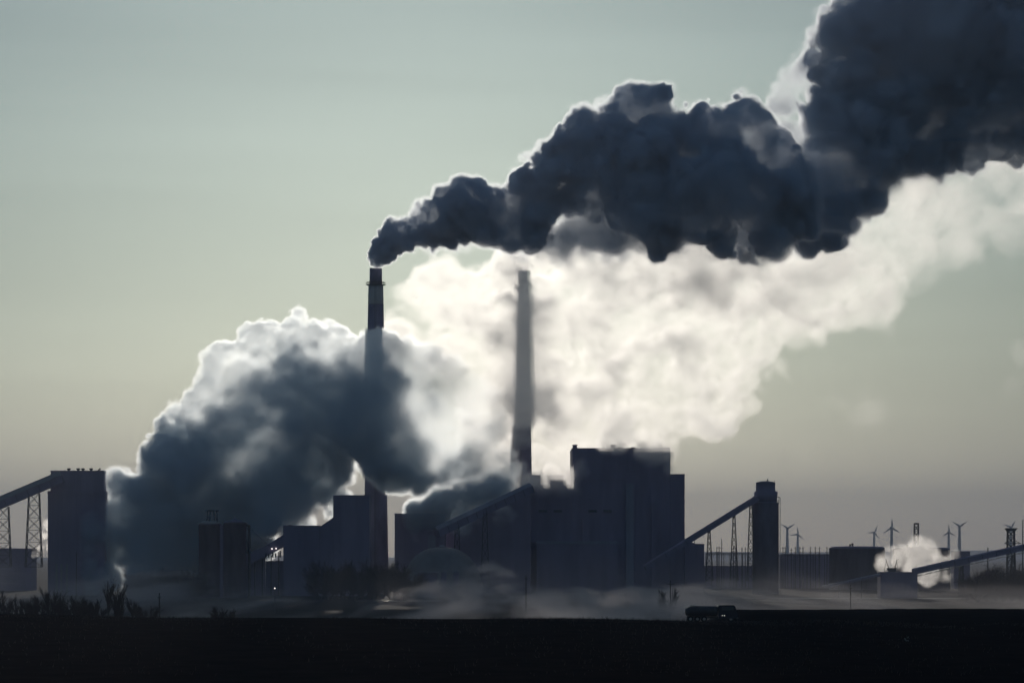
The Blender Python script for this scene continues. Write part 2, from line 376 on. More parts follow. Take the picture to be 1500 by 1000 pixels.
# ---------------------------------------------------------------- boiler house
D = 1520
t = thing('boiler_house', 'huge stepped dark boiler house, the largest building of the plant', 'building', (X(890, D), D, 0))
block(t, 'turbine_hall', D, 777.5, 838, 711, None, 60, dark_clad, ribs=10)
o = block(t, 'boiler_block', D+.5, 838.2, 982, 657, None, 55, dark_clad, ribs=20)
block(t, 'side_block', D+.2, 982.2, 1003, 695, None, 50, dark_clad, ribs=4)
block(t, 'low_annex', D-10, 1003.3, 1031.5, 797, None, 24, dark_clad, ribs=4)
mesh('roof_stair', MB().prism(P([(1003.3, 794), (1013, 794), (1018, 796.4), (1003.3, 796.4)], D), D-9, D), dark_clad, t)
mesh('roof_mast', MB().tube((X(1016.5, D), D-5, Z(797, D)), (X(1016.5, D), D-5, Z(789, D)), .12, n=5), steel, t)
for x0, x1, y0, y1 in ((839.5, 846, 651, 656), (895.5, 902, 651, 656), (884, 886, 654, 656), (906, 912, 654.5, 656), (926, 931, 654.6, 656), (968, 981, 655, 656)):
    q = mesh('roof_unit', MB().box(X(x0, D), X(x1, D), D+8, D+13, Z(656, D)-.1, Z(y0, D)), dark_clad, t)
    mesh('cowl', MB().box(X(x0-.5, D), X(x1+.5, D), D+7.7, D+13.3, Z(y0, D)+.003, Z(y0, D)+.3), steel, q)
for x0, x1, y0 in ((778, 792, 694.5), (803, 826, 694.5)):
    mesh('roof_hopper', MB().box(X(x0, D), X(x1, D), D+10, D+24, Z(710, D), Z(y0, D)), dark_clad, t)
mesh('service_shaft', MB().box(X(917, D), X(928, D), D-1.4, D-.15, 0, Z(708, D)), cladding, t)
mesh('band_course', MB().box(X(838.2, D), X(916.8, D), D-.35, D-.15, Z(702, D), Z(700.5, D)), dark_clad, t)
for px in (795, 817, 868, 890):
    w = mesh('window', MB().box(X(px-6, D), X(px+6, D), D-.30, D-.15, Z(750, D), Z(746.5, D)), glass, t)
    m = MB()
    for i in range(5): m.box(X(px-6+3*i, D)-.06, X(px-6+3*i, D)+.06, D-.36, D-.303, Z(750, D), Z(746.5, D))
    mesh('frame', m, steel, w)
mesh('duct', MB().beam(W(858, 760, D)+V((0, -2.2, 0)), W(858, 862, D)+V((0, -2.2, 0)), 3.4, 3.4, up=(0, 1, 0)), dark_clad, t)
mesh('duct', MB().beam(W(958, 735, D)+V((0, -1.6, 0)), W(958, 862, D)+V((0, -1.6, 0)), 2.6, 2.6, up=(0, 1, 0)), dark_clad, t)
mesh('lean_to_roof', MB().prism(P([(785, 792), (905, 792), (905, 796), (785, 796)], D), D-8, D-.15), cladding, t)
mesh('lean_to', MB().box(X(786, D), X(904, D), D-7.7, D-.15, 0, Z(796, D)-.003), dark_clad, t)

# ---------------------------------------------------------------- conveyor to the right silo
D = 1470
t = thing('conveyor', 'steep conveyor on thin trestles between boiler house and round topped silo', 'conveyor', (X(1050, D), D, 0))
gallery(t, 'gallery', W(945, 832, D), W(1111, 729.5, D), 3.4, 2.3, dark_clad, dark_clad, roof_h=.9)
for xt, xb, yt in (((1037.5, 1040), (1034, 1044.5), 775), ((1074, 1076.5), (1069.5, 1081), 752), ((1098.5, 1102), (1094, 1104), 736)):
    trestle(t, xt, xb, yt, 850, D, 3.2, 9, .16)
t = thing('coal_silo', 'tall slender silo with a narrower head house at top of the steep conveyor', 'silo', (X(1123, D), D+7, 0))
c = (X(1123.2, D), D+7, 0); r = 19.4*D/F
mesh('silo_shell', MB().lathe(c, [(r, 0), (r, Z(738, D)), (r+.15, Z(737.5, D)), (r+.15, Z(735, D)), (r*.8, Z(734.5, D))], 40), dark_conc, t, True)
rh = 14.3*D/F
hh = mesh('head_house', MB().lathe(c, [(rh+.9, Z(734.4, D)), (rh+.9, Z(720, D)), (rh, Z(719, D)), (rh, Z(706.5, D)), (rh+.2, Z(706, D)), (rh*.4, Z(703.8, D)), (.1, Z(703.5, D))], 36), dark_clad, t, True)
mesh('mast', MB().tube((c[0]+1, D+7, Z(704, D)), (c[0]+1, D+7, Z(701, D)), .35, n=6).tube((c[0]+rh-.2, D+7, Z(706, D)), (c[0]+rh-.2, D+7, Z(702.5, D)), .14, n=5), steel, t)
m = MB().tube((c[0]+r+.7, D+7, 0), (c[0]+r+.7, D+7, Z(728, D)), .16, n=6).tube((c[0]+r+.7, D+7, Z(728, D)), (c[0]+rh+.3, D+7, Z(726.5, D)), .16, n=6)
m.tube((c[0]+r+.1, D+7, Z(735, D)), (c[0]+r+.1, D+7, Z(728, D)), .09, n=4)
mesh('side_pipe', m, steel, t)
m = MB()
for i in range(24):
    a = 2*math.pi*i/24; q = V((c[0]+math.cos(a)*(r-.1), c[1]+math.sin(a)*(r-.1), Z(734.6, D))); m.tube(q, q+V((0, 0, 1.1)), .05, n=4)
mesh('railing', m, steel, t)
mesh('roof_edge_box', MB().box(c[0]+rh-.3, c[0]+rh+1, D+5, D+8, Z(726, D), Z(719, D)), dark_clad, t)

# ---------------------------------------------------------------- switchyard
D = 1660
Dm = 1690
masts = [(1050, 800), (1053.5, 799.5), (1058, 789), (1074.5, 801), (1078, 799.5), (1087, 801), (1091, 801), (1147, 800), (1150.5, 800), (1160, 803), (1164, 800), (1171, 800), (1175, 800), (1188, 800), (1195, 800), (1199, 800.5), (1213, 800)]
for i, (px, py) in enumerate(masts):
    lab = 'thin steel switchyard mast, %s along the row from the boiler house' % WORDS[i]
    if py < 795: lab = 'tallest switchyard mast with two crossarms between the conveyor trestles'
    q = (X(px, Dm), Dm+rnd.uniform(-6, 6), 0)
    t = thing('switchyard_mast', lab, 'mast', q, 'steel masts in the switchyard')
    mesh('pole', MB().tube(q, (q[0], q[1], Z(py, Dm)), .34, .2, n=7), steel, t)
    m = MB()
    for k, dz in enumerate((0.9, 3.4) if py >= 795 else (3.2, 5.4)): m.box(q[0]-(.7+.3*k), q[0]+.7+.3*k, q[1]-.1, q[1]+.1, Z(py, Dm)-dz-.1, Z(py, Dm)-dz+.1)
    mesh('crossarm', m, steel, t)
for i, (x0, x1, yb) in enumerate(((1033, 1070, 809.5), (1070, 1106, 809.5), (1144, 1182, 811), (1182, 1217, 811))):
    d = Dm+12
    t = thing('switchyard_gantry', 'lattice gantry beam in the switchyard, %s' % ('under the lower end of the steep conveyor', 'just left of the tall slender silo', 'just right of the tall slender silo', 'next to the wide storage tank')[i], 'gantry', (X(x0, d), d, 0), 'switchyard gantries')
    m = MB(); za, zb = Z(yb, d), Z(yb+2.4, d); n = 12
    m.box(X(x0, d), X(x1, d), d-.6, d-.4, za-.12, za+.12).box(X(x0, d), X(x1, d), d-.6, d-.4, zb-.12, zb+.12).box(X(x0, d), X(x1, d), d+.4, d+.6, za-.12, za+.12)
    for k in range(n):
        a, b = lerp(X(x0, d), X(x1, d), k/n), lerp(X(x0, d), X(x1, d), (k+1)/n); m.tube((a, d-.5, za), (b, d-.5, zb), .1, n=4).tube((a, d-.5, zb), (b, d-.5, za), .1, n=4)
    mesh('lattice_beam', m, steel, t)
    for k in range(5):
        px = lerp(x0+.8, x1-.8, k/4); mesh('post', MB().beam((X(px, d), d, 0), (X(px, d), d, za), .34, .34, up=(0, 1, 0)), steel, t)
    for k in range(8):
        px = lerp(x0+3, x1-3, k/7); z = zb; mm = MB()
        for s in range(4): mm.lathe((X(px, d), d-.5, 0), [(.12, z-.5*s-.45), (.3, z-.5*s-.4), (.3, z-.5*s-.25), (.12, z-.5*s-.2)], 6)
        mesh('insulator', mm, pale_clad, t)
D = 1720
t = thing('long_low_building', 'long low dark building behind the switchyard masts', 'building', (X(1180, D), D, 0))
block(t, 'main_wall', D, 1143, 1218, 813, None, 20, dark_clad, ribs=14)
t = thing('long_low_building', 'low dark building behind the thin conveyor trestles', 'building', (X(1070, D), D, 0))
block(t, 'main_wall', D, 1025, 1104, 829, None, 20, dark_clad, ribs=14)

# ---------------------------------------------------------------- wide tanks on the right
D = 1640
def wide_tank(px0, px1, py, label, vent):
    c = (X((px0+px1)/2, D), D+15, 0); r = (px1-px0)/2*D/F
    t = thing('storage_tank', label, 'tank', c, 'wide storage tanks on the right')
    z = Z(py+3, D)
    mesh('tank_shell', MB().lathe(c, [(r, 0), (r, z-.5), (r+.12, z-.5), (r+.12, z)], 48), dark_conc, t, True)
    mesh('roof', MB().lathe(c, [(r+.2, z+.003), (r*.9, Z(py+.6, D)), (r*.45, Z(py, D)), (.1, Z(py-.2, D))], 48), dark_clad, t, True)
    for dx, h in vent: mesh('roof_vent', MB().tube((c[0]+dx, c[1], Z(py, D)-.1), (c[0]+dx, c[1], Z(py, D)+h), .5, n=8).lathe((c[0]+dx, c[1], 0), [(.8, Z(py, D)+h), (.8, Z(py, D)+h+.25), (.1, Z(py, D)+h+.6)], 10), steel, t)
    m = MB()
    for k in range(16): m.beam((c[0]-r*math.sin(.6)-.1*0+k*.0, c[1]-r*math.cos(.6)-.2, k*z/16+.2), (c[0]-r*math.sin(.6)+1.0, c[1]-r*math.cos(.6)-.3, k*z/16+.2), .08, .08)
    mesh('ladder', m, steel, t)
wide_tank(1219, 1301, 799.5, 'wide flat storage tank with small roof vents beside the switchyard', ((-2.6, 1.2), (-3.9, .7)))
wide_tank(1313, 1397, 801, 'wide flat storage tank behind the white steam puff', ((-8, 1.0),))
D = 1700
t = thing('box_building', 'small box shaped building right of the storage tank behind the steam', 'building', (X(1408, D), D, 0))
block(t, 'main_wall', D, 1397.5, 1421, 808, None, 12, dark_clad, ribs=5)
D = 1900
def lattice_tower(label, px0, px1, pb0, pb1, yt, yb, D, head, name='lattice_tower'):
    t = thing(name, label, 'tower', (X((px0+px1)/2, D), D, 0))
    trestle(t, (px0, px1), (pb0, pb1), yt, yb, D, (px1-px0)*D/F, 9, .3)
    x0, x1, y0, y1 = head; w = (x1-x0)*D/F/2
    mesh('head_frame', MB().prism(P([(px0-.5, y1), (px1+.5, y1), (x1, y0), (x0, y0)], D), D-w, D+w), steel, t)
    return t
lattice_tower('tall slim lattice tower rising out of the steam behind the tanks', 1339.3, 1345.2, 1338.5, 1346, 768, 860, 1850, (1338.8, 1345.8, 765.5, 768))
t = lattice_tower('lattice tower with a flared head and side platform above the long conveyor', 1476, 1485.5, 1475, 1487, 777, 860, 1560, (1472.5, 1489.5, 773.2, 777.5))
mesh('platform', MB().box(X(1472, 1560), X(1495, 1560), 1558, 1562, Z(796, 1560), Z(795, 1560)), steel, t)
m = MB()
for a, b in (((1473, 795), (1477, 788)), ((1494, 795), (1486, 791))): m.tube(W(*a, 1560), W(*b, 1560), .16, n=4)
mesh('stay', m, steel, t)

# ---------------------------------------------------------------- long conveyor on the right and the hopper
D = 1320
t = thing('conveyor', 'long gently rising conveyor gallery at the right with bright slits along its underside', 'conveyor', (X(1420, D), D, 0))
a, b = W(1337, 838, D), W(1560, 789, D)
g = gallery(t, 'gallery', a, b, 3.6, 2.2, dark_clad, dark_clad, roof_h=.7)
m = MB(); d = (b-a).normalized(); L = (b-a).length
for i in range(15): m.beam(a+d*(L*i/15+.6)+V((0, -1.95, -1.75)), a+d*(L*(i+1)/15-.5)+V((0, -1.95, -1.75)), .12, .28)
mesh('walkway_plate', m, roof_metal, g)
mesh('walkway', MB().beam(a+V((0, -1.2, -2.1)), b+V((0, -1.2, -2.1)), 1.4, .12), steel, g)
for px in (1408, 1484): trestle(t, (px-2, px+2), (px-3.5, px+3.5), lerp(843, 794, (px-1337)/223)-.0, 872, D, 3, 4, .22)
t = thing('conveyor', 'faint low conveyor belt on the ground left of the steaming hopper', 'conveyor', (X(1250, D), D, 0))
gallery(t, 'gallery', W(1205, 860, D), W(1302, 839, D), 2.4, 1.0, dark_clad, cladding, roof_h=.4)
mesh('support_post', MB().beam((X(1228, D), D, 0), W(1228, 856, D), .3, .3, up=(0, 1, 0)).beam((X(1262, D), D, 0), W(1262, 849, D), .3, .3, up=(0, 1, 0)), steel, t)
t = thing('transfer_house', 'low dark transfer house under the foot of the long conveyor', 'building', (X(1320, D), D-2, 0))
block(t, 'main_wall', D-2, 1290, 1344, 838.5, None, 12, dark_clad, ribs=6)
t = thing('hopper', 'small hopper with two raised slanting arms in front of the white steam', 'hopper', W(1307, 838, D))
z = Z(838.4, D)+.42
hp = MB().prism(P([(1303, 837), (1312, 837), (1314.5, 831.5), (1300.5, 831.5)], D), D+1, D+5)
mesh('bin', hp, steel, t)
for a, b in (((1304, 836), (1298.3, 818)), ((1310.5, 836), (1315, 818.5))): mesh('arm', MB().tube(W(*a, D)+V((0, 2, 0)), W(*b, D)+V((0, 2, 0)), .22, .14, n=6), steel, t)
for a, b in (((1303.5, 832), (1297, 836.5)), ((1311, 829), (1318.5, 837)), ((1298.8, 822), (1296.5, 835)), ((1314.3, 822), (1316, 834))): mesh('stay', MB().tube(W(*a, D)+V((0, 2, 0)), W(*b, D)+V((0, 2, 0)), .1, n=4), steel, t)
for k, px in enumerate((1302.5, 1313)): mesh('leg', MB().beam(W(px, 836, D)+V((0, 3, 0)), V((X(px, D), D+3, z)), .3, .3, up=(0, 1, 0)), steel, t)
D = 1560
for px, py, dd, lab in ((1498, 762, 1560, 'tall thin pole at the right edge beyond the long conveyor'), (1447, 803, 1500, 'short thin pole behind the middle of the long conveyor')):
    t = thing('pole', lab, 'pole', (X(px, dd), dd, 0)); mesh('shaft', MB().tube((X(px, dd), dd, 0), W(px, py, dd), .4, .25, n=7), steel, t)
    mesh('cap', MB().box(X(px, dd)-.5, X(px, dd)+.5, dd-.2, dd+.2, Z(py, dd), Z(py, dd)+.25), steel, t)

# ---------------------------------------------------------------- wind turbines
def turbine(px, py, D, r_px, angs, label):
    k = D/F; c = W(px, py, D)
    t = thing('wind_turbine', label, 'wind turbine', (c.x, c.y, 0), 'wind turbines on the horizon')
    mesh('tower', MB().tube((c.x, c.y, 0), (c.x, c.y, c.z-1.6), 3.4, 2.1, n=12), turbine_white, t)
    mesh('nacelle', MB().box(c.x-2, c.x+2, c.y-4, c.y+8, c.z-2, c.z+2), turbine_white, t)
    hub = mesh('hub', MB().lathe((0, 0, 0), [(.1, -2.2), (1.6, -1.2), (2, 0), (2, 1.5)], 12), turbine_white, t)
    hub.rotation_euler = (-math.pi/2, 0, 0); hub.location = (0, -5.6, c.z)
    hub.data.transform(mathutils.Matrix.Translation(t.location))
    R = r_px*k
    for a in angs:
        a = math.radians(a); u = V((math.sin(a), 0, math.cos(a))); v = V((math.cos(a), 0, -math.sin(a)))
        o = V((c.x, c.y-5.6, c.z)); vs = []
        for s, w, th in ((.02, 1.2, 1.2), (.12, 2.6, .9), (.25, 3.0, .6), (.6, 1.9, .35), (.92, .9, .18), (1, .3, .06)):
            q = o+u*(R*s); vs += [q-v*w*.4+V((0, -th, 0)), q+v*w*.6+V((0, -th*.2, 0)), q+v*w*.5+V((0, th*.5, 0)), q-v*w*.45+V((0, th, 0))]
        fs = [(0, 1, 2, 3), (23, 22, 21, 20)]
        for j in range(5):
            for e in range(4): fs.append((j*4+e, (j+1)*4+e, (j+1)*4+(e+1) % 4, j*4+(e+1) % 4))
        mesh('blade', MB().add(vs, fs), turbine_white, t)
turbine(1153.3, 773.5, 5270, 12.5, (-58, 58, 180), 'wind turbine nearest the slender silo, two blades raised like a Y')
turbine(1168.5, 782.5, 6076, 12, (-5, -97, 130), 'faint wind turbine second to the right of the slender silo')
turbine(1280.5, 779.7, 6076, 12, (-92, 22, 140), 'wind turbine above the flat roof of the wider left storage tank')
turbine(1306, 772.5, 4960, 14.5, (0, 122, -122), 'wind turbine with one blade straight up in the gap between the tanks')
turbine(1389.7, 779.3, 5580, 12.5, (-6, 118, -122), 'wind turbine with one blade straight up right of the slim lattice tower')
turbine(1405.5, 770.7, 4960, 13, (-58, 55, 180), 'wind turbine with two raised blades right of the second tank')
turbine(1480.5, 772.5, 5332, 12.5, (-65, 30, 160), 'wind turbine peeping over the flared lattice tower')

# ---------------------------------------------------------------- power poles
def power_pole(px, py, D, label, arm, zb=0):
    c = (X(px, D), D, zb); t = thing('power_pole', label, 'pole', c, 'wooden power poles on the plain')
    zt = Z(py, D)
    mesh('shaft', MB().tube(c, (c[0], D, zt), .2, .13, n=8), wood, t)
    if arm:
        a = mesh('crossarm', MB().box(c[0]-arm, c[0]+arm, D-.28, D-.16, zt-1.1, zt-.9), wood, t)
        for s in (-.9, 0, .9): mesh('insulator', MB().lathe((c[0]+s*arm, D-.22, 0), [(.06, zt-.897), (.11, zt-.8), (.05, zt-.65)], 8), galv, a)
power_pole(770.5, 842, 900, 'thin bare power pole standing before the right chimney', .5)
power_pole(982, 850, 880, 'power pole with crossarms left of the dark truck beside a bare tree', 1.2)
power_pole(1246, 856, 890, 'thin power pole on the dark bank right of the truck', .5)
power_pole(112, 808, 1120, 'tall thin power pole rising before the flat-topped silo building', .6)
power_pole(233.5, 868, 640, 'short leaning wooden post on the field crest right of the bare trees', .35, 3)

# ---------------------------------------------------------------- bare trees and shrubs
def bare_tree(px, py_top, D, label, group, spread=.5, stems=1, lean=0, zb=None, seed=0, levels=4, dens=3, name='bare_tree', cat='tree', thick=1):
    r = random.Random(seed*7+int(px)); zb = (field_z(X(px, D), D)-.2 if D < 765 else -.05) if zb is None else zb
    c = V((X(px, D), D, zb)); H = Z(py_top, D)-zb
    t = thing(name, label, cat, c, group)
    tr, cr = MB(), MB()
    def grow(p, d, L, rad, lev, mb):
        n = 3; q = p
        for i in range(n):
            d = (d+V((r.gauss(0, .10), r.gauss(0, .10), .05))).normalized(); q2 = q+d*(L/n)
            ra, rb = rad*(1-.5*i/n), rad*(1-.5*(i+1)/n)
            mb.tube(q, q2, ra, rb, n=5 if lev == 0 else 3, cap=False)
            if lev < levels and (lev > 0 or i > 0 or stems > 1):
                for k in range(dens):
                    a = r.uniform(0, 6.28); s = spread*r.uniform(.6, 1.35)
                    side = d.cross(V((math.cos(a), math.sin(a), .3))).normalized()
                    grow(lerp(q, q2, r.uniform(.2, 1)), (d+side*s).normalized(), L*r.uniform(.45, .68), max(.035, rb*.55), lev+1, cr)
            q = q2
    for k in range(stems):
        a = (k-(stems-1)/2)/(max(1, stems-1))*2 if stems > 1 else 0
        d = V((lean+a*spread*.9, r.uniform(-.3, .3)*(stems > 1), 1)).normalized()
        grow(c+V((a*.25, 0, 0)), d, H*(.62 if stems == 1 else .6)*r.uniform(.9, 1.05), H*.016*thick, 0, tr)
    # bring the whole to the wanted height
    zmax = max(v[2] for v in tr.v+cr.v); f = H/(zmax-zb)
    for m in (tr, cr): m.v = [(c.x+(v[0]-c.x)*f, c.y+(v[1]-c.y)*f, zb+(v[2]-zb)*f) for v in m.v]
    mesh('trunk', tr, bark, t); mesh('crown', cr, twig, t)
    return t
bare_tree(110, 862.5, 640, 'fan shaped bare tree with many stems on the left field crest', 'bare trees along the left field crest', spread=.62, stems=7, lean=.25, levels=3, seed=3, dens=3, thick=1.1)
G = 'bare trees along the left field crest'
near = [(3, 862, .3), (14, 874, .26), (24, 868, .24), (33, 876, .26), (40, 870, .28), (52, 868, .22), (62, 872, .26), (71, 857, .26), (79, 862, .3), (87, 868, .24), (92, 874, .26), (143, 875, .22), (161, 849, .2), (173, 846, .2), (178, 852, .2), (193, 866, .3), (216, 884, .4), (322, 884, .45), (328, 888, .5)]
names = ['at the very left edge of the view', 'just in from the left edge', 'low and twiggy near the left edge', 'low, before the lattice legs', 'bushy, before the lattice legs', 'left of the silo building', 'below the left corner of the silo building', 'tall and narrow below the silo building', 'narrow with close twigs under the silo building', 'twiggy beside the fan shaped tree', 'low at the foot of the fan shaped tree', 'thin and upright right of the fan shaped tree', 'tall and narrow, left of the tall pair', 'tallest and narrow, middle of the tall trio', 'tall and narrow, right of the tall trio', 'small between the tall trio and the post', 'tiny, left of the leaning post', 'tiny, alone on the crest in the mist', 'tiny twig clump beside the lone crest shrub']
for i, ((px, py, sp), nm) in enumerate(zip(near, names)):
    bare_tree(px, py, 640+8*(i % 3), 'bare tree on the left crest, '+nm, G, spread=sp, stems=1 if sp < .34 else 2, levels=3, seed=i, dens=3, thick=.8)
for i, (px, py) in enumerate(sorted((rnd.uniform(-4, 205), rnd.uniform(871, 893)) for _ in range(20))):
    bare_tree(px, py, 646+14*rnd.random(), 'low bare shrub in the thicket on the left field crest, %s from the left edge' % WORDS[i], 'low shrubs along the left field crest', spread=rnd.uniform(.16, .34), stems=rnd.choice((1, 1, 2)), levels=3, seed=100+i, dens=3, name='bare_shrub', cat='shrub', thick=.7)
bare_tree(976, 858, 870, 'wispy bare tree touching the power pole left of the truck', None, spread=.3, stems=3, levels=3, seed=5, thick=.7)
G2 = 'bare trees before the crusher house'
for i, (px, py) in enumerate([(470, 822), (482, 814), (497, 816), (508, 818), (521, 824), (534, 818), (548, 812), (560, 818), (574, 816), (588, 822), (600, 830), (612, 838)]):
    bare_tree(px, py, 1260+(i % 4)*12, 'bare tree in the row below the crusher house, %s from its left end' % WORDS[i], G2, spread=.55, stems=2, levels=3, seed=20+i, dens=4, zb=0, thick=1.3)
G3 = 'bare trees between silo building and twin tanks'
for i, (px, py) in enumerate([(196, 838), (206, 834), (217, 831), (228, 827), (240, 829), (251, 826), (262, 828), (274, 825), (286, 830)]):
    bare_tree(px, py, 1230+(i % 3)*12, 'bare tree in the hedge before the dark steam, %s from its left end' % WORDS[i], G3, spread=.7, stems=3, levels=3, seed=40+i, dens=4, zb=0, thick=1.3)
G4 = 'trees under the long conveyor'
for i, (px, py) in enumerate([(1432, 832), (1446, 828), (1458, 823), (1470, 826), (1483, 822), (1496, 825)]):
    bare_tree(px, py, 1240+(i % 3)*12, 'dense bare tree under the long conveyor, %s from the left' % WORDS[i], G4, spread=.8, stems=4, levels=3, seed=60+i, dens=4, zb=0, thick=1.5)
bare_tree(672, 855, 1250, 'cone shaped dark shrub in front of the storage dome', None, spread=.5, stems=5, levels=3, seed=81, dens=5, zb=0, name='shrub', cat='shrub', thick=1.4)

gm = MB()
for i in range(9000):
    y = rnd.uniform(486, 530) if i < 6500 else rnd.uniform(320, 486)
    x = rnd.uniform(-.185, .185)*y
    if math.sin(x*.21+y*.05)+math.sin(x*.057)+rnd.uniform(-1.2, 1.2) < -.2: continue
    z = field_z(x, y); h = rnd.uniform(.12, .5)*(1.5 if rnd.random() < .06 else 1); w = rnd.uniform(.03, .07); a, b = rnd.gauss(0, .15), rnd.gauss(0, .15)
    gm.v += [(x-w, y, z-.05), (x+w, y+.02, z-.05), (x+a, y+b, z+h)]; n = len(gm.v); gm.f.append((n-3, n-2, n-1))
tag(mesh('dry_grass', gm, twig), 'dry winter grass and stubble on the dark field crest', 'grass', kind='stuff')

# ---------------------------------------------------------------- tanker truck on the crest
D = 530.0; k = D/F
x0, x1 = X(1003, D), X(1080, D); zb = field_z((x0+x1)/2, D)
zb = max(field_z(x, D) for x in (x0, (x0+x1)/2, x1))
t = thing('tanker_truck', 'dark tanker truck on the field crest with a glinting rear end and two tiny lights', 'truck', ((x0+x1)/2, D, zb))
zt = Z(885.5, D); Hh = zt-zb; yc = D
def tank_ring(x, ry, z0, z1, n=18):
    zc = (z0+z1)/2; rz = (z1-z0)/2
    return [(x, yc+ry*math.copysign(abs(math.cos(a))**.7, math.cos(a)), zc+rz*math.copysign(abs(math.sin(a))**.7, math.sin(a))) for a in [2*math.pi*i/n for i in range(n)]]
def loft(rings):
    m = MB(); n = len(rings[0])
    for r in rings: m.v += r
    for j in range(len(rings)-1):
        for i in range(n): m.f.append((j*n+i, j*n+(i+1) % n, (j+1)*n+(i+1) % n, (j+1)*n+i))
    m.f.append(tuple(range(n-1, -1, -1))); m.f.append(tuple(range((len(rings)-1)*n, len(rings)*n))); return m
xt = lambda px: X(px, D)
zt_ = lambda f: zb+Hh*f
mesh('tank', loft([tank_ring(xt(1003.6), .5, zt_(.5), zt_(.78)), tank_ring(xt(1005), 1.0, zt_(.36), zt_(.84)), tank_ring(xt(1010), 1.2, zt_(.32), zt_(.9)), tank_ring(xt(1017), 1.25, zt_(.31), zt_(.97)),
     tank_ring(xt(1024), 1.25, zt_(.31), zt_(.95)), tank_ring(xt(1048), 1.25, zt_(.31), zt_(.94)), tank_ring(xt(1051), 1.0, zt_(.36), zt_(.9))]), tank_metal, t, True)
mesh('rear_cap', MB().box(xt(1011), xt(1017.5), yc-.7, yc+.7, zt_(.93), zt_(1.0)).box(xt(1004), xt(1007.5), yc-.8, yc+.8, zt_(.76), zt_(.84)), roof_metal, t)
cabm = MB().prism([(xt(1052), zt_(.2)), (xt(1079.5), zt_(.2)), (xt(1080), zt_(.5)), (xt(1078.5), zt_(.62)), (xt(1076), zt_(.95)), (xt(1073), zt_(1.0)), (xt(1053), zt_(1.0)), (xt(1051.5), zt_(.93))], yc-1.15, yc+1.15)
cab = mesh('cab', cabm, truck_paint, t)
mesh('window', MB().prism([(xt(1056), zt_(.70)), (xt(1075), zt_(.70)), (xt(1074), zt_(.90)), (xt(1057), zt_(.92))], yc-1.17, yc-1.153), glass, cab)
mesh('windscreen', MB().add([(xt(1078.7)+.01, yc-1, zt_(.64)), (xt(1078.7)+.01, yc+1, zt_(.64)), (xt(1076.2)+.02, yc+1, zt_(.94)), (xt(1076.2)+.02, yc-1, zt_(.94)), (xt(1078.3), yc-1, zt_(.64)), (xt(1078.3), yc+1, zt_(.64)), (xt(1075.8), yc+1, zt_(.94)), (xt(1075.8), yc-1, zt_(.94))], [(0, 1, 2, 3), (7, 6, 5, 4), (0, 4, 5, 1), (2, 6, 7, 3), (1, 5, 6, 2), (3, 7, 4, 0)]), glass, cab)
mesh('bumper', MB().box(xt(1079), xt(1081), yc-1.15, yc+1.15, zt_(.17), zt_(.28)), steel, cab)
mesh('mirror', MB().box(xt(1074), xt(1074.6), yc-1.45, yc-1.2, zt_(.62), zt_(.8)), rubber, cab)
mesh('chassis', MB().box(xt(1006), xt(1078), yc-.5, yc+.5, zt_(.2), zt_(.3)), steel, t)
mesh('mudguard', MB().box(xt(1006), xt(1034), yc-1.22, yc-.55, zt_(.29), zt_(.33)), rubber, t)
for px in (1011, 1021, 1031, 1070):
    for s in (-1, 1):
        cx, cyy, cz = xt(px), yc+s*.95, zb+.52
        q = mesh('wheel', MB().tube((cx, cyy-.16, cz), (cx, cyy+.16, cz), .54, n=20), rubber, t)
        mesh('rim', MB().tube((cx, cyy+s*.165, cz), (cx, cyy+s*.19, cz), .27, n=12), galv, q)
for px in (1057.5, 1060.6): mesh('marker_light', MB().lathe((xt(px), yc-1.2, 0), [(.02, zt_(.37)), (.05, zt_(.375)), (.05, zt_(.385)), (.02, zt_(.39))], 8), lamp_glow, cab)

# a dark post with shiny torn sheeting, low right in the field
D = 420.0; c = V((X(1328, D), D, field_z(X(1328, D), D)))
t = thing('fence_post', 'short dark fence post with shiny torn wrapping low on the right of the field', 'post', c)
mesh('shaft', MB().tube(c-V((0, 0, .2)), V((c.x+.05, D, Z(930, D))), .11, .09, n=8), wood, t)
m = MB()
for i in range(9):
    q = V((c.x+rnd.uniform(-.35, .2), D-.2+rnd.uniform(-.1, .1), Z(rnd.uniform(934, 944), D))); u = V((rnd.uniform(-.2, .2), rnd.uniform(-.1, .1), rnd.uniform(.05, .22))); w = V((.12, rnd.uniform(-.1, .1), rnd.uniform(-.05, .1)))
    m.add([q, q+u, q+u+w, q+w, q+V((0, .01, 0)), q+u+V((0, .01, 0)), q+u+w+V((0, .01, 0)), q+w+V((0, .01, 0))], [(0, 1, 2, 3), (7, 6, 5, 4), (0, 4, 5, 1), (2, 6, 7, 3), (1, 5, 6, 2), (3, 7, 4, 0)])
mesh('torn_wrapping', m, galv, t)
# one lamp in the mist
D = 1000; q = V((X(402.5, D), D, Z(861, D)))
t = thing('street_lamp', 'single small lit lamp in the mist below the twin tanks', 'lamp', (q.x, q.y, 0))
mesh('pole', MB().tube((q.x, q.y+.3, 0), (q.x, q.y+.3, q.z+.3), .09, .06, n=6), steel, t)
mesh('bulb', MB().lathe((q.x, q.y, 0), [(.03, q.z-.2), (.14, q.z-.1), (.14, q.z+.1), (.03, q.z+.2)], 8), lamp_glow, t)

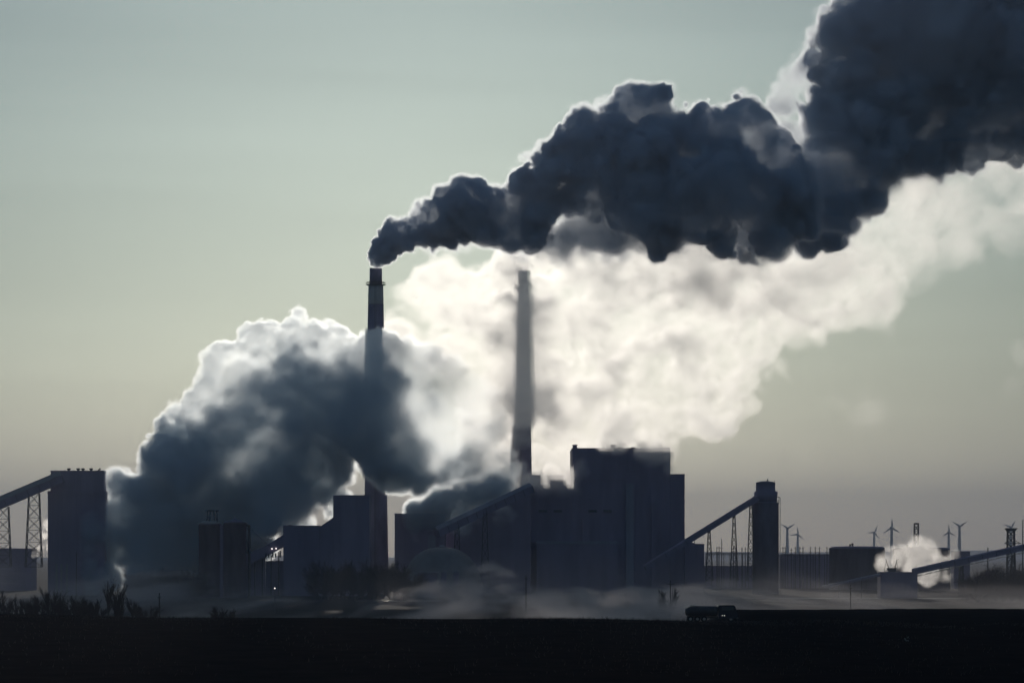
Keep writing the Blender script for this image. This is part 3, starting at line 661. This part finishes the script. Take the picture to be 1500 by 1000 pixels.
# ---------------------------------------------------------------- smoke and steam: density grids worked out here and read voxel by voxel
def bspline(n, a, cells):
    t = np.linspace(0, cells, n, endpoint=False); i = t.astype(int); u = (t-i).astype(np.float32)
    M = np.zeros((n, a+3), np.float32); r = np.arange(n)
    M[r, i] = (1-u)**3/6; M[r, i+1] = (3*u**3-6*u**2+4)/6; M[r, i+2] = (-3*u**3+3*u**2+3*u+1)/6; M[r, i+3] = u**3/6
    return M
def vnoise(g, cell):
    """smooth noise of about unit spread with features of CELL metres (a number or one per axis)"""
    cl = cell if hasattr(cell, '__len__') else (cell,)*3
    cells = [max(.5, n*h/c) for n, h, c in zip(g.n, g.h, cl)]; a = [int(math.ceil(k)) for k in cells]
    L = rng.standard_normal([k+3 for k in a]).astype(np.float32)
    M = [bspline(n, k, c) for n, k, c in zip(g.n, a, cells)]
    L = np.tensordot(M[0], L, (1, 0)); L = np.tensordot(L, M[1], (1, 1)).transpose(0, 2, 1)
    return np.tensordot(L, M[2], (2, 1))*2.2
def fbm(g, cell, octaves, gain=.5):
    s = 0; a = 1
    for k in range(octaves): s = s+a*vnoise(g, [c/2**k for c in cell] if hasattr(cell, '__len__') else cell/2**k); a *= gain
    return s
def smooth(x): x = np.clip(x, 0, 1); return x*x*(3-2*x)
class Grid:
    def __init__(s, lo, hi, h):
        s.h = [float(v) for v in (h if hasattr(h, '__len__') else (h,)*3)]
        s.lo = [float(v) for v in lo]; s.n = [int(math.ceil((b-a)/k))+1 for a, b, k in zip(lo, hi, s.h)]
        s.hi = [l+(n-1)*k for l, n, k in zip(s.lo, s.n, s.h)]
        s.ax = [np.float32(l)+np.arange(n, dtype=np.float32)*np.float32(k) for l, n, k in zip(s.lo, s.n, s.h)]
    def empty(s): return np.full(s.n, 30.0, np.float32)
    def spheres(s, f, L, pad=6):
        for x, y, z, r in L:
            c = (x, y, z); sl = []
            for k in range(3):
                i0 = max(0, int((c[k]-r-pad-s.lo[k])/s.h[k])); i1 = min(s.n[k], int((c[k]+r+pad-s.lo[k])/s.h[k])+2)
                if i1 <= i0: break
                sl.append(slice(i0, i1))
            if len(sl) < 3: continue
            A = (s.ax[0][sl[0]]-x)**2; B = (s.ax[1][sl[1]]-y)**2; D_ = (s.ax[2][sl[2]]-z)**2
            d = np.sqrt(A[:, None, None]+B[None, :, None]+D_[None, None, :])-r
            v = f[sl[0], sl[1], sl[2]]; np.minimum(v, d, out=v)
        return f
    def edge_fade(s, d, m=6):
        for k in range(3):
            n = s.n[k]; r = np.clip(np.minimum(np.arange(n), n-1-np.arange(n))/m, 0, 1).astype(np.float32)
            sh = [1, 1, 1]; sh[k] = n; d *= r.reshape(sh)
        return d
def even_out(g, d, sigma, tmax):
    """flatten the cloud along the depth axis so that no line through it is optically thicker than about TMAX"""
    tau = d.sum(1, keepdims=True)*(g.h[1]*sigma)+1e-4
    return d*(tmax*(1-np.exp(-tau/tmax))/tau)
def puffs(pts, D, per=3, depth=.45, fill=.75):
    """(px, py, radius px[, extra depth]) -> a few spheres each, spread in depth too"""
    out = []
    for p in pts:
        px, py, r = p[:3]; Dd = D+(p[3] if len(p) > 3 else 0); c = W(px, py, Dd); R = r*Dd/F
        for k in range(per): out.append((c.x+rng.normal()*R*.14, c.y+rng.normal()*R*depth, c.z+rng.normal()*R*.14, R*(fill+.08*rng.random())))
    return out
def fractal(parents, kids, ratio, jit=.25, up=0.0, rmin=.5):
    out = list(parents); cur = list(parents)
    for n in kids:
        nx = []
        for (x, y, z, r) in cur:
            for k in range(n):
                v = rng.standard_normal(3); v /= np.linalg.norm(v)+1e-6
                if up and v[2] < 0 and rng.random() < up: v[2] = -v[2]
                rc = r*max(.5*ratio, min(1.5*ratio, ratio*(1+jit*rng.standard_normal()))); q = r*(.93+.1*rng.random())
                if rc > rmin: nx.append((x+v[0]*q, y+v[1]*q, z+v[2]*q, rc))
        out += nx; cur = nx
    return out
def plume_material(name, col, lobes):
    """lobes: (density, anisotropy) pairs summed"""
    m = bpy.data.materials.new(name); m.use_nodes = True; t = m.node_tree; t.nodes.clear()
    o = t.nodes.new('ShaderNodeOutputMaterial'); at = t.nodes.new('ShaderNodeAttribute'); at.attribute_name = 'density'; last = None
    for dens, g in lobes:
        s = t.nodes.new('ShaderNodeVolumePrincipled'); s.inputs['Density Attribute'].default_value = ''
        s.inputs['Color'].default_value = (*col, 1); s.inputs['Anisotropy'].default_value = g
        mu = t.nodes.new('ShaderNodeMath'); mu.operation = 'MULTIPLY'; mu.inputs[1].default_value = dens
        t.links.new(at.outputs['Fac'], mu.inputs[0]); t.links.new(mu.outputs[0], s.inputs['Density'])
        if last is None: last = s.outputs[0]
        else:
            ad = t.nodes.new('ShaderNodeAddShader'); t.links.new(last, ad.inputs[0]); t.links.new(s.outputs[0], ad.inputs[1]); last = ad.outputs[0]
    t.links.new(last, o.inputs['Volume']); return m
def plume(name, g, dens, mat, label, cat, kind=None, group=None):
    n = g.n; N = int(np.prod(n)); assert N < 2**24, (name, N)
    Wd = 4096; H = int(math.ceil(N/Wd))
    im = bpy.data.images.new(name+'_density', Wd, H, float_buffer=True, is_data=True, alpha=True)
    a = np.zeros((Wd*H, 4), np.float32); a[:N, 0] = dens.ravel(); a[:, 3] = 1
    im.pixels.foreach_set(a.ravel()); im.update(); del a
    ng = bpy.data.node_groups.new(name, 'GeometryNodeTree'); ng.interface.new_socket('Geometry', in_out='OUTPUT', socket_type='NodeSocketGeometry')
    nd, lk = ng.nodes.new, ng.links.new
    def op(kind, a, b=None, c=None):
        m = nd('ShaderNodeMath'); m.operation = kind
        for i, v in enumerate((a, b, c)):
            if v is None: continue
            if isinstance(v, (int, float)): m.inputs[i].default_value = v
            else: lk(v, m.inputs[i])
        return m.outputs[0]
    org = W(750, 812, 0); org = V(((g.lo[0]+g.hi[0])/2, (g.lo[1]+g.hi[1])/2, g.lo[2]))
    vc = nd('GeometryNodeVolumeCube'); lo = [g.lo[k]-org[k] for k in range(3)]; hi = [g.hi[k]-org[k] for k in range(3)]
    vc.inputs['Min'].default_value = lo; vc.inputs['Max'].default_value = hi
    for k, ax in enumerate('XYZ'): vc.inputs['Resolution '+ax].default_value = n[k]
    pos = nd('GeometryNodeInputPosition'); sp = nd('ShaderNodeSeparateXYZ'); lk(pos.outputs[0], sp.inputs[0])
    I = [op('ROUND', op('DIVIDE', op('SUBTRACT', sp.outputs[k], lo[k]), g.h[k])) for k in range(3)]
    lin = op('MULTIPLY_ADD', op('MULTIPLY_ADD', I[0], float(n[1]), I[1]), float(n[2]), I[2])
    row = op('FLOOR', op('DIVIDE', op('ADD', lin, .5), float(Wd))); col = op('SUBTRACT', lin, op('MULTIPLY', row, float(Wd)))
    cx = nd('ShaderNodeCombineXYZ'); lk(op('DIVIDE', op('ADD', col, .5), float(Wd)), cx.inputs[0]); lk(op('DIVIDE', op('ADD', row, .5), float(H)), cx.inputs[1])
    it = nd('GeometryNodeImageTexture'); it.interpolation = 'Closest'; it.extension = 'EXTEND'; it.inputs['Image'].default_value = im; lk(cx.outputs[0], it.inputs['Vector'])
    s = nd('ShaderNodeSeparateXYZ'); lk(it.outputs['Color'], s.inputs[0]); lk(s.outputs[0], vc.inputs['Density'])
    sm = nd('GeometryNodeSetMaterial'); sm.inputs['Material'].default_value = mat; lk(vc.outputs[0], sm.inputs[0])
    out = nd('NodeGroupOutput'); lk(sm.outputs[0], out.inputs[0])
    vd = bpy.data.volumes.new(name); vd.materials.append(mat)
    ob = bpy.data.objects.new(name, vd); C.collection.objects.link(ob); ob.location = org
    md = ob.modifiers.new('density', 'NODES'); md.node_group = ng
    return tag(ob, label, cat, group, kind)
def bounds(x0, x1, y0, y1, D, near, far): return (X(x0, D), D-near, Z(y1, D)), (X(x1, D), D+far, Z(y0, D))

smoke_mat = plume_material('dark_stack_smoke', (.89, .94, 1), ((.33, .80), (.48, 0)))
steam_mat = plume_material('white_steam', (.98, .985, .985), ((.036, .76), (.006, 0)))
left_mat = plume_material('thick_steam', (.90, .96, 1), ((.20, .80), (.10, 0)))
mist_mat = plume_material('ground_mist', (.74, .71, .72), ((.0085, .45),))

# plume of the left stack
rng = np.random.default_rng(31)
D = 1490
g = Grid(*bounds(530, 1215, 112, 402, D, 52, 52), .58)
core = puffs([(551, 389, 9), (551, 383, 11), (554, 376, 14), (559, 368, 17), (566, 360, 20), (577, 350, 24), (592, 343, 27), (612, 340, 25), (632, 330, 31), (655, 320, 38), (680, 316, 40), (705, 316, 40), (722, 322, 36), (742, 332, 27), (762, 325, 32), (785, 312, 42)], D, 3, .3)
core += puffs([(800, 285, 56), (825, 262, 52), (850, 250, 58), (880, 255, 66), (910, 225, 60), (935, 190, 52), (960, 175, 43), (935, 265, 84), (985, 215, 58), (985, 280, 80), (1030, 225, 66), (1040, 285, 78), (1075, 215, 46), (1085, 270, 74), (1115, 255, 50), (1100, 310, 50), (1050, 335, 44), (1010, 325, 42), (1140, 300, 44), (1165, 285, 36), (1110, 340, 34)], D, 4, .35)
low = puffs([(790, 345, 36, 5), (830, 345, 40, 5), (870, 342, 44), (905, 345, 38), (945, 335, 36), (775, 360, 20, 10), (765, 374, 11, 30), (764, 382, 9, 60)], D, 3, .3)
s = g.spheres(g.empty(), fractal(core, [11, 9, 5], .38, up=.25, rmin=.8))
grow = .25+.75*smooth((g.ax[0]-X(550, D))/25)[:, None, None]
s += grow*(2.0*vnoise(g, 22)*smooth((g.ax[0]-X(640, D))/30)[:, None, None]+1.8*vnoise(g, 11)+1.2*vnoise(g, 5)+.7*np.abs(vnoise(g, 2.4))-.8)
edge = 1.7*np.clip(1+.8*fbm(g, 15, 2)*smooth((g.ax[0]-X(640, D))/30)[:, None, None], .6, 3)
d = smooth(-s/(edge*grow))**1.2
thick = np.clip(1+.55*fbm(g, (17, 90, 15), 3, .65), .22, 2)
fold = smooth(.6+.55*fbm(g, (17, 400, 12), 5, .68)[:, :1, :])
d = even_out(g, 1.6*d*thick, .71, 4+36*fold)
d = np.maximum(d, .15*smooth(-(s-2.2*grow)/(2.8*grow))*np.clip(.8+.9*vnoise(g, 9), 0, 2))     # thin bright skirt round the dense core
s2 = g.spheres(g.empty(), fractal(low, [8, 6], .42, rmin=1)); s2 += 2.0*fbm(g, 10, 3)
d = np.maximum(d, .22*smooth(-s2/6))
plume('smoke_plume', g, g.edge_fade(d, 4), smoke_mat, 'dark smoke plume with bright rims streaming right from the left chimney', 'smoke plume', group='smoke and steam of the plant')
# the huge cloud in the upper right corner
rng = np.random.default_rng(32)
D = 1570
g = Grid(*bounds(1075, 1640, -70, 400, D, 70, 70), .9)
core = puffs([(1212, 165, 40), (1208, 225, 38, 10), (1226, 105, 46), (1240, 175, 54), (1250, 60, 56), (1275, 130, 75), (1300, 60, 72), (1330, 130, 90), (1270, 215, 64), (1320, 205, 70), (1375, 65, 105), (1405, 145, 84), (1460, 90, 115), (1225, 265, 52), (1195, 295, 48), (1160, 320, 44), (1125, 340, 40), (1090, 352, 32), (1480, 150, 64), (1540, 85, 110), (1600, 60, 100)], D, 4, .4)
flank = puffs([(1146, 160, 34), (1134, 128, 26), (1155, 112, 28), (1160, 208, 34), (1156, 250, 30), (1150, 185, 30), (1176, 90, 32), (1150, 285, 24), (1195, 55, 30), (1225, 25, 28), (1255, 5, 26), (1268, 185, 24), (1250, 245, 30), (1130, 310, 22)], D, 3, .4)
bump = 3.0*vnoise(g, 30)+2.6*vnoise(g, 15)+1.7*np.abs(vnoise(g, 7))+1.0*np.abs(vnoise(g, 3.5))-2.0
s = g.spheres(g.empty(), fractal(core, [9, 7, 2], .40, up=.2, rmin=1.4))+bump
s2 = g.spheres(g.empty(), fractal(flank, [9, 7, 3], .42, up=.2, rmin=1))+.7*bump
thick = np.clip(1+.5*fbm(g, (26, 110, 22), 3, .65), .25, 2)
d = even_out(g, 1.5*smooth(-s/(2.6*np.clip(1+.8*fbm(g, 22, 2), .5, 3)))**1.2*thick, .71, 4+38*smooth(.6+.55*fbm(g, (28, 600, 18), 5, .68)[:, :1, :]))
d = np.maximum(d, .11*smooth(-(s-2.8)/3.4)*np.clip(.8+.9*vnoise(g, 13), 0, 2))
d = np.maximum(d, .14*smooth(-s2/4)*np.clip(.9+.5*vnoise(g, 10), .2, 2))
plume('smoke_cloud', g, g.edge_fade(d, 4), smoke_mat, 'huge dark smoke cloud filling the upper right corner with a bright left flank', 'smoke plume', group='smoke and steam of the plant')
# thick steam on the left, in front of the left stack
rng = np.random.default_rng(33)
D = 1440
g = Grid(*bounds(120, 800, 430, 875, D, 50, 56), .82)
crown = puffs([(168, 722, 13), (183, 720, 17), (200, 715, 22), (214, 690, 24), (228, 660, 27), (250, 640, 32), (272, 612, 28), (298, 600, 38), (322, 562, 36), (350, 545, 43), (372, 512, 34), (400, 502, 42), (430, 488, 34), (456, 508, 42), (485, 522, 40), (515, 538, 40), (548, 528, 36), (572, 540, 34), (600, 540, 34), (635, 545, 30)], D, 4, .35, .66)
belly = puffs([(270, 690, 66), (330, 640, 70), (400, 605, 78), (470, 605, 78), (540, 610, 78), (600, 605, 76), (650, 620, 68), (695, 640, 52), (630, 565, 48), (675, 590, 46), (400, 690, 80), (470, 680, 68), (560, 655, 55), (620, 668, 50), (680, 680, 40), (720, 670, 30), (240, 730, 62), (205, 765, 52), (240, 790, 58), (300, 750, 60), (360, 735, 52), (300, 795, 52), (360, 785, 40), (330, 700, 60), (310, 670, 54), (300, 705, 66), (280, 725, 58), (250, 700, 40), (345, 760, 45), (200, 815, 45), (260, 825, 45), (165, 780, 36), (150, 760, 28), (172, 748, 24), (215, 850, 40), (275, 850, 45), (330, 840, 40), (160, 850, 40), (430, 735, 44), (160, 800, 40), (640, 750, 34, 38), (668, 738, 42, 38), (700, 722, 46, 38), (730, 705, 44, 38), (752, 690, 34, 38)], D, 4, .4, .74)
L1 = fractal(crown, [9, 8, 4], .42, up=.3, rmin=.9); L2 = fractal(belly, [8, 6], .42, up=.3, rmin=1.2)
s = g.spheres(g.empty(), L1+L2)
s += 2.6*vnoise(g, 24)+2.4*vnoise(g, 11)+1.7*np.abs(vnoise(g, 5.5))+1.0*np.abs(vnoise(g, 2.8))-2.4
zz = g.ax[2][None, None, :]; xx = g.ax[0][:, None, None]
soft = 1.7+4*smooth((Z(620, D)-zz)/50)+10*smooth((xx-X(570, D))/45)           # crisp crown, soft underside and right end
d = (1+1.8*smooth((Z(600, D)-zz)/35))*smooth(-s/soft)*np.clip(1+.5*fbm(g, (18, 90, 16), 3, .65), .25, 2)
deep = smooth((Z(535, D)-zz+.30*(xx-X(400, D))*(xx < X(470, D))+.30*(X(470, D)-X(400, D))*(xx >= X(470, D))-.42*np.maximum(0, xx-X(515, D))+13*fbm(g, (26, 400, 20), 4, .6)[:, :1, :])/42)
tmax = (2.3+11*deep+.9*smooth((xx-X(500, D))/14)*(1-smooth((xx-X(566, D))/16)))*(1-.8*smooth((xx-X(555, D))/60)*smooth((zz-Z(715, D))/12))
d = even_out(g, 1.5*d, .30, tmax)
plume('steam_cloud', g, g.edge_fade(d, 5), left_mat, 'thick steam cloud with a bright crown and dark belly swallowing the left chimney', 'steam cloud', group='smoke and steam of the plant')
# bright thin steam round the right stack and over the boiler house
rng = np.random.default_rng(34)
D = 1600
g = Grid(*bounds(545, 1620, 190, 735, D, 108, 90), 1.28)
core = puffs([(500, 485, 30), (530, 490, 32), (585, 490, 40), (620, 440, 42), (645, 415, 32), (665, 450, 50), (700, 460, 48), (735, 440, 42), (760, 425, 42), (690, 520, 55), (740, 520, 60), (640, 510, 45), (790, 470, 60), (800, 560, 65), (860, 440, 80), (850, 530, 85), (860, 620, 60), (930, 460, 100), (930, 570, 85), (960, 630, 45), (1000, 440, 100), (1010, 540, 75), (1040, 600, 40), (1080, 420, 90), (1090, 500, 60), (1160, 400, 80), (1160, 470, 45), (1230, 360, 78), (1250, 430, 50), (1310, 325, 72), (1335, 385, 36), (1390, 290, 72), (1460, 272, 68), (1400, 340, 40), (1470, 320, 38), (1530, 250, 74), (1590, 230, 60),
   (815, 680, 32, 75), (790, 645, 30, 75), (890, 650, 30), (940, 655, 22), (730, 600, 40, 40), (715, 660, 35, 75), (690, 690, 25, 40), (640, 690, 25, 40)], D, 4, .45)
s = g.spheres(g.empty(), fractal(core, [8, 6, 2], .44, rmin=1.6))
s += 3.4*fbm(g, 26, 3, .6)+1.5*np.abs(vnoise(g, 7))+1.0*np.abs(vnoise(g, 3.5))-3.5
xx = g.ax[0][:, None, None]; yy = g.ax[1][None, :, None]; zz = g.ax[2][None, None, :]
sway = xx+2.2*vnoise(g, (40, 600, 22))[:, :1, :]
near = smooth((sway-X(708, D))/18)*(1-smooth((sway-X(768, D))/22))*smooth((1652-yy)/12)      # thick round the near side of the stack
d = (1.5+4*near)*smooth(-s/3.5)*np.clip(.9+.5*fbm(g, (20, 90, 13), 4, .62), .12, 2)
lumps = np.clip(1+.36*fbm(g, (30, 600, 20), 5, .78)[:, :1, :], .25, 2.1)
d = even_out(g, d, .042, 2.3*lumps+1.0*near.max(1, keepdims=True))*(1-.5*smooth((xx-X(1060, D))/100))*np.clip(1-1.0*smooth((xx-X(1150, D))/80)*np.clip(.15+vnoise(g, (30, 200, 22)), 0, 1), .15, 1)
front = puffs([(763, 418, 26, 12), (765, 440, 40), (775, 475, 50), (765, 520, 52), (768, 565, 48), (766, 598, 34), (740, 560, 36)], D-12, 4, .3)
s4 = g.spheres(g.empty(), fractal(front, [8, 6], .42, rmin=1.6))+2.4*fbm(g, 16, 3, .6)
f = even_out(g, 8*smooth(-s4/8)*np.clip(1+.5*fbm(g, (14, 60, 14), 3, .6), .25, 2), .042, .8)
d = d+f
w = puffs([(1285, 600, 30), (1265, 612, 22), (1175, 665, 14), (1225, 590, 18), (1480, 560, 25), (1500, 520, 28), (1215, 545, 14)], D, 3, .3)
s3 = g.spheres(g.empty(), w)+4.5*fbm(g, 14, 3, .6)
d = np.maximum(d, .12*smooth(-s3/9))
w = puffs([(832, 697, 24, -94), (840, 716, 18, -94), (812, 702, 22, -94), (852, 684, 15, -94), (962, 664, 24, -94), (938, 658, 22, -94), (978, 682, 13, -94), (910, 654, 18, -94), (885, 650, 14, -94), (795, 718, 20, -94), (775, 708, 18, -94), (822, 722, 18, -94)], D, 3, .2)
s5 = g.spheres(g.empty(), w)+1.6*fbm(g, 8, 3, .6)
d = np.maximum(d, even_out(g, 6*smooth(-s5/5), .042, 2.0))
plume('steam_cloud', g, g.edge_fade(d, 5), steam_mat, 'bright thin steam drifting up right over the boiler house and the right chimney', 'steam cloud', group='smoke and steam of the plant')
# small puffs
rng = np.random.default_rng(35)
D = 1480
g = Grid(*bounds(1270, 1425, 782, 862, D, 14, 16), .42)
core = puffs([(1290, 834, 7), (1300, 827, 12), (1315, 818, 16), (1335, 812, 18), (1355, 815, 18), (1375, 818, 15), (1392, 815, 9), (1340, 830, 20), (1365, 832, 18), (1385, 838, 12), (1355, 845, 12), (1345, 802, 12), (1365, 803, 10)], D, 3, .35)
s = g.spheres(g.empty(), fractal(core, [8, 6], .42, up=.3, rmin=.5))+1.0*fbm(g, 6, 3)-1.2
plume('steam_puff', g, g.edge_fade(smooth(-s/4.5), 4), plume_material('puff_steam', (.985, .98, .975), ((.20, .8), (.05, .1))), 'small white steam puff around the hopper below the wide tank', 'steam cloud', group='smoke and steam of the plant')
D = 1520
g = Grid(*bounds(35, 110, 750, 835, D, 9, 9), .4)
core = puffs([(53, 812, 6), (60, 800, 10), (66, 787, 11), (72, 772, 11), (78, 760, 10), (75, 800, 14), (85, 785, 14)], D, 3, .35)
s = g.spheres(g.empty(), fractal(core, [8, 6], .42, up=.3, rmin=.4))+.8*fbm(g, 5, 3)
plume('steam_puff', g, g.edge_fade(smooth(-s/2.5), 4), bpy.data.materials['puff_steam'], 'small white steam puff behind the lattice legs left of the silo building', 'steam cloud', group='smoke and steam of the plant')
# mist creeping over the low ground
rng = np.random.default_rng(36)
g = Grid((-235, 575, 0), (235, 1240, 26), (2.0, 6, .7))
zz = g.ax[2][None, None, :]; xx = g.ax[0][:, None, None]; yy = g.ax[1][None, :, None]
n1 = fbm(g, (30, 400, 10), 4, .6)
h = 8+5*n1+6*smooth((-30-xx)/110)
wisp = fbm(g, (16, 420, 7), 5, .68)+.5*fbm(g, (60, 200, 14), 2)
d = smooth((h-zz)/10)*np.clip(.6+1.05*wisp, .02, 3.2)*(1-.72*smooth((xx-55)/60))*(1+.8*smooth((xx+60)/30)*(1-smooth((xx-45)/30)))*(.35+.65*smooth((yy-600)/120))
d += .035*smooth((24-zz)/22)*(1-.5*smooth((xx-55)/60))
plume('mist', g, g.edge_fade(d, 3), mist_mat, 'brownish mist creeping over the low ground before the plant', 'mist', kind='stuff')

# ---------------------------------------------------------------- haze
hz = bpy.data.materials.new('haze_air'); hz.use_nodes = True; nt = hz.node_tree; nt.nodes.clear()
o_ = nt.nodes.new('ShaderNodeOutputMaterial'); pv = nt.nodes.new('ShaderNodeVolumePrincipled')
pv.inputs['Color'].default_value = (.74, .82, 1.0, 1); pv.inputs['Density'].default_value = HAZE; pv.inputs['Anisotropy'].default_value = .13
nt.links.new(pv.outputs[0], o_.inputs['Volume'])
tag(mesh('haze', MB().box(-6100, 6100, -300, 16100, -8, 352), hz), 'pale thin haze filling the air over the plain', 'haze', kind='stuff')
